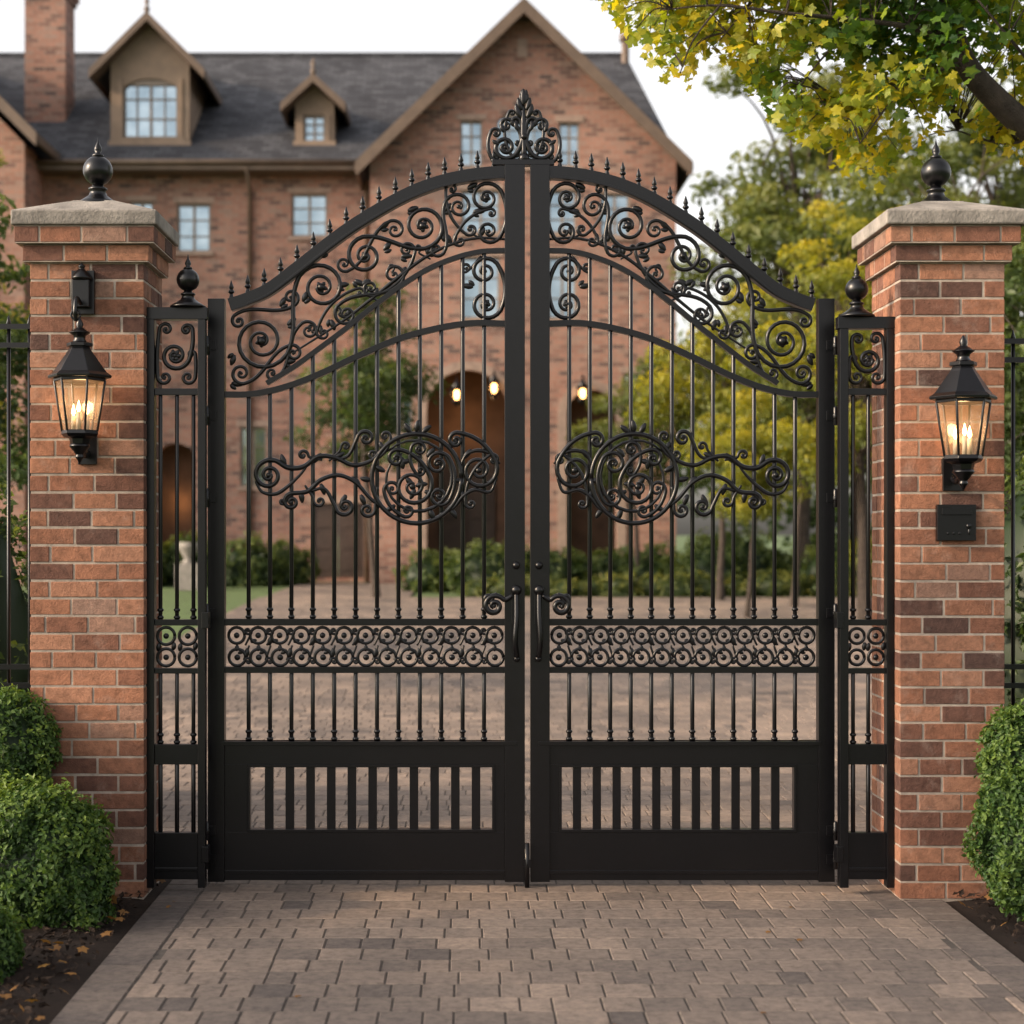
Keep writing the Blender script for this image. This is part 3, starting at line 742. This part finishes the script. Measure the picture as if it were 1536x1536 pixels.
def window(px0, px1, py0, py1, Y, nx=2, nz=3, arch=0, trim=.09, sill=True):
    x0, x1, z0, z1 = wx(px0, Y), wx(px1, Y), wz(py1, Y), wz(py0, Y); t = .06
    gl.add([(x0, Y+.14, z0), (x1, Y+.14, z0), (x1, Y+.14, z1), (x0, Y+.14, z1)], [(0, 1, 2, 3)])
    fr.box(x0, x0+t, Y+.06, Y+.13, z0, z1); fr.box(x1-t, x1, Y+.06, Y+.13, z0, z1)
    fr.box(x0+t, x1-t, Y+.06, Y+.13, z0, z0+t); fr.box(x0+t, x1-t, Y+.06, Y+.13, z1-t-arch*.3, z1)
    for i in range(1, nx): c = x0+(x1-x0)*i/nx; w = .03 if (nx == 2 or i*2 == nx) else .015; fr.box(c-w, c+w, Y+.07, Y+.125, z0+t, z1-t)
    for i in range(1, nz): c = z0+(z1-z0)*i/nz; fr.box(x0+t, x1-t, Y+.085, Y+.122, c-.014, c+.014)
    if sill: ln.box(x0-.08, x1+.08, Y-.07, Y+.05, z0-.10, z0-.002)
    if not arch and sill: ln.box(x0-.10, x1+.10, Y-.025, Y+.03, z1+.002, z1+.16)
    return archpoly(x0, x1, z0, z1, arch) if arch else [(x0, z0), (x1, z0), (x1, z1), (x0, z1)]
gz = hgt(35)-.2
YG = 35.0; xl, xr, xa = wx(555, YG), wx(1014, YG), wx(785, YG); za = 15.35; sl = .97
holes = [window(*w, YG) for w in ((690, 724, 180, 250), (838, 870, 183, 250), (692, 750, 285, 350), (822, 865, 285, 350), (692, 750, 385, 478), (822, 865, 385, 478), (900, 945, 290, 355), (935, 985, 560, 660), (585, 620, 560, 650))]
holes.append(window(744, 820, 165, 250, YG, 4, 3, .45))
ax0, ax1, azt = wx(640, YG), wx(762, YG), wz(555, YG); holes.append(archpoly(ax0, ax1, gz+.15, azt, 1.05, 20))
bx0, bx1, bzt = wx(850, YG), wx(925, YG), wz(585, YG); holes.append(archpoly(bx0, bx1, gz+.15, bzt, .65, 16))
wall('gable_wall', [(xl, gz), (xr, gz), (xr, za-sl*(xr-xa)), (xa, za), (xl, za-sl*(xa-xl))], holes, YG, .3, M_hbrick)
b = MB(); ze = za-sl*(xa-xl)-.05
b.box(xl+.001, xl+.3, YG+.301, 42, gz, ze); b.box(xr-.3, xr-.001, YG+.301, 42, gz, ze)
ln.box(wx(776, YG), wx(791, YG), YG-.03, YG+.02, wz(86, YG), wz(58, YG))
for (p0, p1, zt, rs) in ((ax0, ax1, azt, 1.05), (bx0, bx1, bzt, .65)):
    c = (p0+p1)/2; h = (p1-p0)/2+.12
    pts = [(c+h*math.cos(t), zt-rs+(rs+.12)*math.sin(t)) for t in np.linspace(0, math.pi, 22)]
    ln.ribbon(np.array([(p1+.12, gz)]+pts+[(p0-.12, gz)]), .24, YG-.05, YG+.02)
pi = MB()
pi.box(ax0-.1, ax1+.1, YG+1.9, YG+2.0, gz, azt+.3); pi.box(ax0-.2, ax0-.1, YG+.31, YG+1.9, gz, azt+.3); pi.box(ax1+.1, ax1+.2, YG+.31, YG+1.9, gz, azt+.3)
pi.box(ax0-.2, ax1+.2, YG+.31, YG+2, azt+.3, azt+.4); pi.box(bx0-.2, bx1+.2, YG+1.2, YG+1.3, gz, bzt+.3)
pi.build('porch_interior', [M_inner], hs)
dd = MB(); c = (ax0+ax1)/2
dd.box(c-.75, c-.01, YG+1.8, YG+1.88, gz, gz+3.4); dd.box(c+.01, c+.75, YG+1.8, YG+1.88, gz, gz+3.4)
for s in (-1, 1):
    for z in (gz+.4, gz+1.9): dd.box(c+s*.12, c+s*.63, YG+1.77, YG+1.8, z, z+1.2)
YM = 37.0; xml = -13.0
holes = [window(*w, YM) for w in ((195, 230, 302, 362), (265, 316, 305, 378), (437, 491, 290, 355), (360, 400, 640, 730))]
d0, d1, dz = wx(468, YM), wx(546, YM), wz(755, YM); holes.append([(d0, gz+.3), (d1, gz+.3), (d1, dz), (d0, dz)])
g0, g1, gzt = wx(235, YM), wx(292, YM), wz(665, YM); holes.append(archpoly(g0, g1, gz+.3, gzt, .4))
wall('main_wall', [(xml, gz), (xl-.005, gz), (xl-.005, 11.75), (xml, 11.75)], holes, YM, .3, M_hbrick)
m_ = (d0+d1)/2
dd.box(d0, m_-.01, YM+.06, YM+.12, gz+.3, dz); dd.box(m_+.01, d1, YM+.06, YM+.12, gz+.3, dz)
for i in range(3):
    for (p, q) in ((d0, m_), (m_, d1)): dd.box(p+.15, q-.15, YM+.04, YM+.06, gz+.5+i*.58, gz+.95+i*.58)
dd.build('doors', [M_dark], hs, .01)
ln.box(d0-.12, d1+.1, YM-.05, YM+.03, dz+.002, dz+.22)
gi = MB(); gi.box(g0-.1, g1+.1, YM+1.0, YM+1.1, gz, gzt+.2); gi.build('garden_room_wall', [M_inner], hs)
rf, tr, tn = MB(), MB(), MB()
def gable_roof(xc, za, sl, hw, Y0, Y1, th=.14, fb=.25, fm=None):
    for s in (-1, 1):
        rf.slab([(xc, Y0, za+.12), (xc+s*hw, Y0, za+.12-sl*hw), (xc+s*hw, Y1, za+.12-sl*hw), (xc, Y1, za+.12)], (0, 0, -th))
        tr.slab([(xc, Y0-.06, za+.16), (xc+s*(hw+.04), Y0-.06, za+.16-sl*(hw+.04)), (xc+s*(hw+.04), Y0-.003, za+.16-sl*(hw+.04)), (xc, Y0-.003, za+.16)], (0, 0, -fb*math.hypot(1, sl)))
        x0_, x1_ = sorted((xc+s*hw, xc+s*(hw+.07)))
        tr.box(x0_, x1_, Y0, Y1, za-sl*hw-.12, za-sl*hw+.1)
        tr.slab([(xc+s*hw*.985, Y0+.002, za-.03-sl*hw*.985), (xc, Y0+.002, za-.03), (xc, Y0+.6, za-.03), (xc+s*hw*.985, Y0+.6, za-.03-sl*hw*.985)], (0, 0, -.03))
gable_roof(xa, za, sl, 4.28, YG-.55, 42.4, fb=.28)
gable_roof(-15.0, 15.85, 1.0, 3.96, 34.3, 43)
b.box(-18.4, -11.5, 35, 40, gz, 11.9)
b.add([(-18.4, 35, 11.9), (-11.5, 35, 11.9), (-14.95, 35, 15.4), (-18.4, 35.3, 11.9), (-11.5, 35.3, 11.9), (-14.95, 35.3, 15.4)], [(0, 1, 2), (3, 5, 4), (0, 3, 4, 1), (1, 4, 5, 2), (2, 5, 3, 0)])
e0, ezz, r0, rz_ = 36.35, 11.72, 43.5, 16.62; ex, rx_ = 5.75, 4.95
rf.slab([(-22, e0, ezz), (ex, e0, ezz), (rx_, r0, rz_), (-22, r0, rz_)], (0, 0, -.12))
rf.slab([(-22, r0, rz_), (rx_, r0, rz_), (ex, 50.6, ezz), (-22, 50.6, ezz)], (0, 0, -.12))
rf.slab([(ex, e0, ezz), (ex, 50.6, ezz), (rx_, r0, rz_)], (0, 0, -.12))
rf.box(-22, rx_, r0-.12, r0+.12, rz_-.05, rz_+.06)
tr.box(-13, xl-.02, e0-.09, e0-.002, ezz-.22, ezz-.005); tr.box(-13, xl-.02, e0-.002, YM-.01, ezz-.24, ezz-.20)
tr.tube([(-13, e0-.13, ezz-.03), (xl-.02, e0-.13, ezz-.03)], .08, 8)
for px in (375, 550):
    x = wx(px, YM); tr.tube([(x, YM-.07, gz), (x, YM-.07, 11.1), (x, e0-.1, 11.55)], .055, 8)
def slope_z(Y): return ezz+(rz_-ezz)*(Y-e0)/(r0-e0)
def dormer(pxl, pxr, pyapex, sl, hw, Y, win, arch):
    x0, x1 = wx(pxl, Y), wx(pxr, Y); c = (x0+x1)/2; za = wz(pyapex, Y)-.14; zb = slope_z(Y)-.1
    h = window(*win, Y, 4 if arch else 2, 3, arch, sill=False)
    zs = za-sl*(c-x0)-.02
    wall('dormer_front', [(x0, zb), (x1, zb), (x1, zs), (c, za-.02), (x0, zs)], [h], Y, .2, M_tan)
    Yb = e0+(zs-ezz)/(rz_-ezz)*(r0-e0)
    for a, q in ((x0, x0+.12), (x1-.12, x1)): tn.box(a+.001, q-.001, Y+.201, Yb, slope_z(Y)-.1, zs-.04)
    gable_roof(c, za, sl, hw, Y-.45, e0+(za-ezz)/(rz_-ezz)*(r0-e0)-.2, .1, .17)
    wx0, wx1, wz0, wz1 = wx(win[0], Y), wx(win[1], Y), wz(win[3], Y), wz(win[2], Y)
    for q in ((wx0-.12, wx0-.002, wz0-.0, wz1), (wx1+.002, wx1+.12, wz0, wz1), (wx0-.2, wx1+.2, wz0-.14, wz0-.002)): tn.box(q[0], q[1], Y-.05, Y+.03, q[2], q[3])
    tn.box(x0-.05, x1+.05, Y-.07, Y-.004, zb+.0, zb+.18)
    tr.lathe(c, Y-.45, [(.05, za+.1), (.09, za+.25), (.03, za+.32), (.07, za+.42), (.01, za+.6)], 8)
dormer(166, 284, 26, 1.0, 1.52, 37.4, (184, 267, 118, 207), .35)
dormer(443, 501, 118, .9, .83, 37.4, (455, 488, 172, 213), 0)
ch0, ch1 = wx(37, 38.8), wx(98, 38.8)
b.box(ch0, ch1, 38.8, 39.9, 12.5, 16.95)
b.box(ch0-.06, ch1+.06, 38.74, 39.96, 16.951, 17.1); b.box(ch0-.12, ch1+.12, 38.68, 40.02, 17.101, 17.3)
b.build('side_walls_and_chimney', [M_hbrick], hs)
tr.tube([(wx(938, 43), 43, 15.5), (wx(938, 43), 43, wz(60, 43))], .12, 10); tr.tube([(wx(938, 43), 43, wz(62, 43)), (wx(938, 43), 43, wz(52, 43))], .19, 10)
rf.build('roof', [M_roof], hs); tr.build('eaves_and_gutters', [M_trim], hs); tn.build('dormer_trim', [M_tan], hs)
fr.build('window_frames', [M_wframe], hs); gl.build('window_glass', [M_glass], hs); ln.build('stone_trim', [M_lintel], hs)
lb, lf2 = MB(), MB()
for px, py, Y in ((685, 592, 34.8), (741, 582, 34.8), (874, 590, 34.8)):
    x, z = wx(px, Y), wz(py, Y); lb.lathe(x, Y, [(.04, z-.12), (.09, z-.05), (.09, z+.06), (.04, z+.11)], 8)
    lf2.lathe(x, Y, [(.03, z-.3), (.13, z-.18), (.14, z-.14)], 6); lf2.lathe(x, Y, [(.19, z+.13), (.06, z+.3), (.01, z+.45)], 6)
    lf2.tube([(x, Y, z+.35), (x, YG+.02, z+.5)], .02, 6)
    for j in range(6):
        q = j*math.pi/3; lf2.tube([(x+.13*math.cos(q), Y+.13*math.sin(q), z-.14), (x+.16*math.cos(q), Y+.16*math.sin(q), z+.14)], .014, 4)
lb.build('porch_lamp_bulbs', [M_warm], hs); lf2.build('porch_lamp_frames', [M_iron], hs)
for (x, y, z, en) in (((ax0+ax1)/2, YG+1.0, 4.6, 26), ((g0+g1)/2, YM+.6, 2.6, 14)):
    l = bpy.data.lights.new('porch_light', 'POINT'); l.energy = en; l.color = (1, .55, .22); l.shadow_soft_size = .15
    lo = bpy.data.objects.new('porch_light', l); sc.collection.objects.link(lo); lo.parent = hs; lo.matrix_parent_inverse = Matrix.Translation(-hs.location); lo.location = (x, y, z)

# urn
mb = MB(); x, y = wx(283, 31), 31; z = hgt(y)
mb.box(x-.28, x+.28, y-.28, y+.28, z-.02, z+.6)
mb.lathe(x, y, [(.2, z+.6), (.1, z+.68), (.12, z+.75), (.26, z+.95), (.3, z+1.1), (.26, z+1.1)], 16); mb.build('garden_urn', [M_stone])

# ------------------------------------------------------------ vegetation
def bx(px, py, rpx, rpy, Y, ry=None):
    k = (D+Y)/F; return (wx(px, Y), Y, max(wz(py, Y), .02), rpx*k, (ry or rpx*k), rpy*k)
shrub('boxwood_shrub', [bx(62, 1295, 100, 112, -.75, .30), bx(115, 1335, 55, 88, -.8, .2), bx(40, 1235, 60, 50, -.8, .2)], 28000, .026, [L_box], .13, 8)
shrub('boxwood_shrub.001', [bx(15, 1120, 70, 85, -.35, .25), bx(20, 1210, 60, 90, -.35, .25)], 15000, .025, [L_box], .13, 8)
shrub('boxwood_shrub.002', [bx(-30, 1450, 62, 90, -1.7, .18)], 8000, .023, [L_box], .14, 8)
shrub('boxwood_shrub.003', [bx(1545, 1260, 78, 105, -.75, .28), bx(1505, 1210, 34, 40, -.8, .1)], 19000, .026, [L_box], .15, 8)
shrub('boxwood_shrub.004', [bx(1545, 1140, 66, 78, -.55, .25)], 11000, .026, [L_box], .15, 8)
hd = []
for i in range(5): hd.append((-3.0-.55*i, 1.6+.3*random.random(), .85, .5, .6, 1.15+.3*random.random()))
shrub('hedge', hd, 14000, .06, [L_green], .2, 4)
hd = [(3.7+.6*i, 2.2+.3*random.random(), .8, .5, .6, 1.2+.3*random.random()) for i in range(4)]
shrub('hedge.001', hd, 12000, .06, [L_green], .2, 4)
pb = []
for i in range(26):
    x = -1.0+i*.42+random.random()*.2; y = 28.6+random.random()*2.4; r = .5+.4*random.random()
    pb.append((x, y, hgt(y)+r*.5, r, r, r*(.7+.45*random.random())))
shrub('garden_shrubs', pb, 34000, .12, [L_green], .22, 3, core=.72, sprig=.09)
pb = []
for i in range(16):
    x = .2+i*.62+random.random()*.3; y = 27.6+random.random()*.5; r = .30+.2*random.random(); pb.append((x, y, hgt(y)+r*.3, r*1.2, r, r*.8))
shrub('garden_shrubs.001', pb, 12000, .08, [L_olive], .2, 3, core=.72, sprig=.09)
pb = []
for i in range(12):
    x = -9.5+i*.45+random.random()*.2; y = 33+random.random()*2.2; r = .45+.45*random.random(); pb.append((x, y, hgt(y)+r*.6, r, r, r*1.2))
shrub('garden_shrubs.002', pb, 22000, .13, [L_green], .22, 3, core=.70, sprig=.09)
# trees
t1 = tree_mesh('oak_tree', 10, 7.2, 2.9, 4.6, 62, 19000, .17, L_olive, 3, .2, .21)
place(t1, wx(1215, 30), 30, 1.05, .4)
t2 = tree_mesh('garden_tree', 6, 4.5, 1.6, 2.2, 36, 9500, .12, L_green, 8, .08, .24)
place(t2, wx(565, 27), 27, 1.0, .3)
clone(t2, 'garden_tree.001', wx(1080, 26), 26, 1.0, 2.1, L_yel)
clone(t2, 'garden_tree.002', wx(960, 29), 29, .85, 1.1, L_olive)
clone(t2, 'garden_tree.003', wx(1190, 24), 24, .9, 4.1, L_olive)
clone(t2, 'garden_tree.007', wx(1120, 21), 21, .62, 3.0, L_yel)
clone(t1, 'oak_tree.001', wx(1400, 24), 24, .8, 1.9, L_olive)
clone(t1, 'oak_tree.002', wx(1500, 32), 32, 1.1, 3.3)
clone(t1, 'oak_tree.003', wx(1300, 20), 20, .60, 5.0, L_yel)
clone(t1, 'oak_tree.004', wx(-205, 14), 14, .62, 2.6, L_yel)
clone(t1, 'oak_tree.005', wx(1290, 40), 40, .95, .6, L_green)
clone(t1, 'added_dapple_tree', -8.6, -4.3, .56, 1.2)      # tree added out of view left of the drive to dapple the paving
clone(t2, 'garden_tree.004', wx(-60, 9), 9, .8, .6)
clone(t2, 'garden_tree.005', wx(1560, 9), 9, .75, 3.6)
mb = MB(); k = 15000
cl = np.array([(x, 62+8*random.random()+.05*abs(x), 3+4*random.random(), 3+2.5*random.random()) for x in list(np.linspace(-60, -8, 30))+list(np.linspace(6, 62, 34))])
idx = R.integers(0, len(cl), k); d = R.normal(size=(k, 3)); d /= np.linalg.norm(d, axis=1)[:, None]; d *= (R.random(k)**.3)[:, None]
P = cl[idx][:, :3]+d*cl[idx][:, 3:4]*np.array([1, 1, 1.1])
leaves(mb, P, d+R.normal(size=(k, 3))*.6, .7, .4+.3*d[:, 2]+.3*R.random(k)-.1); mb.build('distant_trees', [L_green])

# overhanging maple
mb = MB()
def Wp(px, py, Y): return np.array([wx(px, Y), Y, wz(py, Y)])
tb = np.array([4.75, 2.2, -.1])
limb = [tb, (4.7, 2.1, 1.6), (4.5, 1.9, 2.9), Wp(1650, 262, 1.5), Wp(1560, 205, 1.3), Wp(1495, 150, 1.2), Wp(1447, 92, 1.1), Wp(1425, 20, 1.2), Wp(1400, -90, 1.3), Wp(1330, -210, 1.5)]
mb.tube(catmull(limb, 6), np.interp(np.linspace(0, 1, 55), [0, .3, .45, .7, 1], [.22, .16, .08, .058, .03]), 10, 1)
def twig(pts, r0):
    c = catmull([Wp(*p) for p in pts], 5); mb.tube(c, np.linspace(r0, .004, len(c)), 6, 1); return c
tw = [twig(p, r) for p, r in (
    ([(1440, 80, 1.1), (1380, 45, 1.0), (1290, 30, .9), (1180, 20, .8), (1080, 8, .8), (990, 15, .9)], .02),
    ([(1430, 30, 1.2), (1330, -40, 1.3), (1200, -80, 1.3), (1050, -70, 1.2), (930, -30, 1.1)], .025),
    ([(1447, 92, 1.1), (1400, 110, 1.0), (1340, 150, .9), (1290, 215, .8)], .014),
    ([(1290, 30, .9), (1240, 80, .9), (1190, 140, .9)], .010), ([(1330, -40, 1.3), (1300, 60, 1.6), (1260, 180, 1.8)], .012),
    ([(1600, 230, 1.4), (1560, 120, 1.1), (1500, 40, .8), (1450, -20, .7)], .014), ([(1560, 205, 1.3), (1500, 215, 1.8), (1420, 190, 2.0)], .012),
    ([(1200, -80, 1.3), (1130, 0, 1.1), (1080, 60, 1.0)], .01), ([(1080, 8, .8), (1040, 60, .8), (1020, 110, .85)], .007))]
LX = [900, 915, 955, 1000, 1030, 1060, 1100, 1130, 1170, 1220, 1260, 1310, 1350, 1390, 1430, 1480, 1536, 1900]
LY = [-10, 14, 60, 118, 130, 80, 85, 140, 185, 215, 245, 280, 262, 215, 175, 215, 235, 260]
tries = 0; cc = []
while len(cc) < 900 and tries < 60000:
    tries += 1
    px = 905+random.random()*890; py = -240+random.random()*520
    ly = np.interp(px, LX, LY)
    if py > ly-12: continue
    if px > 1540 and random.random() < .6: continue
    g = noise.noise(Vector((px*.012, py*.015, 3.3)))+.25*noise.noise(Vector((px*.03, py*.03, 7)))
    if g < -.24 and py > 0: continue
    if (px-1475)**2/55**2+(py-135)**2/50**2 < 1 and random.random() < .9: continue   # the limb stays visible
    cc.append((px, py, 1.3+random.random()*1.3 if (px > 1430 and 40 < py < 230) else .75+random.random()*1.6))
for (px, py, Y) in cc:
    p0 = Wp(px, py, Y); n = 17 if py > -60 else 9
    near = min((c[i] for c in tw for i in range(0, len(c), 3)), key=lambda q: np.linalg.norm(q-p0))
    if np.linalg.norm(near-p0) < .9: mb.tube(catmull([near, (near+p0)/2+np.array([0, 0, .05]), p0], 3), np.linspace(.005, .0025, 7), 4, 1)
    P = p0+R.normal(size=(n, 3))*np.array([.085, .085, .06])
    kx = VX+P[:, 0]/(D+P[:, 1])*F; ky = VY-(P[:, 2]-H)/(D+P[:, 1])*F
    P = P[(ky < np.interp(kx, LX, LY)+14) & (kx > 885)]; n = len(P)
    if n == 0: continue
    green = .07+math.exp(-((px-1380)/140)**2-((py-30)/90)**2)*.5+(.2 if py < -60 else 0)+.45*max(0, noise.noise(Vector((px*.01, py*.01, 9))))
    nn = R.normal(size=(n, 3))*.6+np.array([-.3, -.5, .5])
    leaves(mb, P, nn, .072*(.65+.6*R.random(n)), .74-green+R.normal(size=n)*.15, MAP)
mb.build('maple_tree', [L_maple, M_bark])

# ------------------------------------------------------------ light, sky, camera
S = Vector((-.88, -.25, .40)).normalized()
el = math.asin(S.z)
w = bpy.data.worlds.new('World'); sc.world = w; w.use_nodes = True; nt = w.node_tree; nt.nodes.clear()
o = N(nt, 'ShaderNodeOutputWorld'); bg = N(nt, 'ShaderNodeBackground'); sk = N(nt, 'ShaderNodeTexSky')
sk.sky_type = 'NISHITA'; sk.sun_disc = False; sk.sun_elevation = el; sk.sun_rotation = math.atan2(S.x, S.y)
sk.air_density = 1.0; sk.dust_density = 4.0; sk.ozone_density = 1.0
hsn = N(nt, 'ShaderNodeHueSaturation'); hsn.inputs['Saturation'].default_value = .30; hsn.inputs['Value'].default_value = 2.55
tint = mixc(nt, hsn.outputs[0], (1.07, 1.0, .94), 1.0, 'MULTIPLY')
nt.links.new(sk.outputs[0], hsn.inputs['Color']); nt.links.new(tint, bg.inputs[0]); bg.inputs[1].default_value = .15
nt.links.new(bg.outputs[0], o.inputs[0])
sun = bpy.data.lights.new('sun', 'SUN'); sun.energy = 3.6; sun.angle = math.radians(1.5); sun.color = (1, .70, .42)
so = bpy.data.objects.new('sun', sun); sc.collection.objects.link(so); so.rotation_euler = (-S).to_track_quat('-Z', 'Y').to_euler(); so.location = S*30
cam = bpy.data.cameras.new('camera'); co = bpy.data.objects.new('camera', cam); sc.collection.objects.link(co)
co.location = (0, -D, H); co.rotation_euler = (math.radians(90), 0, 0)
cam.sensor_width = 36; cam.lens = 36*F/1536; cam.shift_x = (768-VX)/1536; cam.shift_y = (VY-768)/1536
cam.clip_end = 2000; cam.dof.use_dof = True; cam.dof.focus_distance = D-.1; cam.dof.aperture_fstop = 2.0
sc.camera = co
sc.view_settings.view_transform = 'Standard'; sc.view_settings.look = 'None'; sc.view_settings.exposure = 0; sc.view_settings.gamma = 1
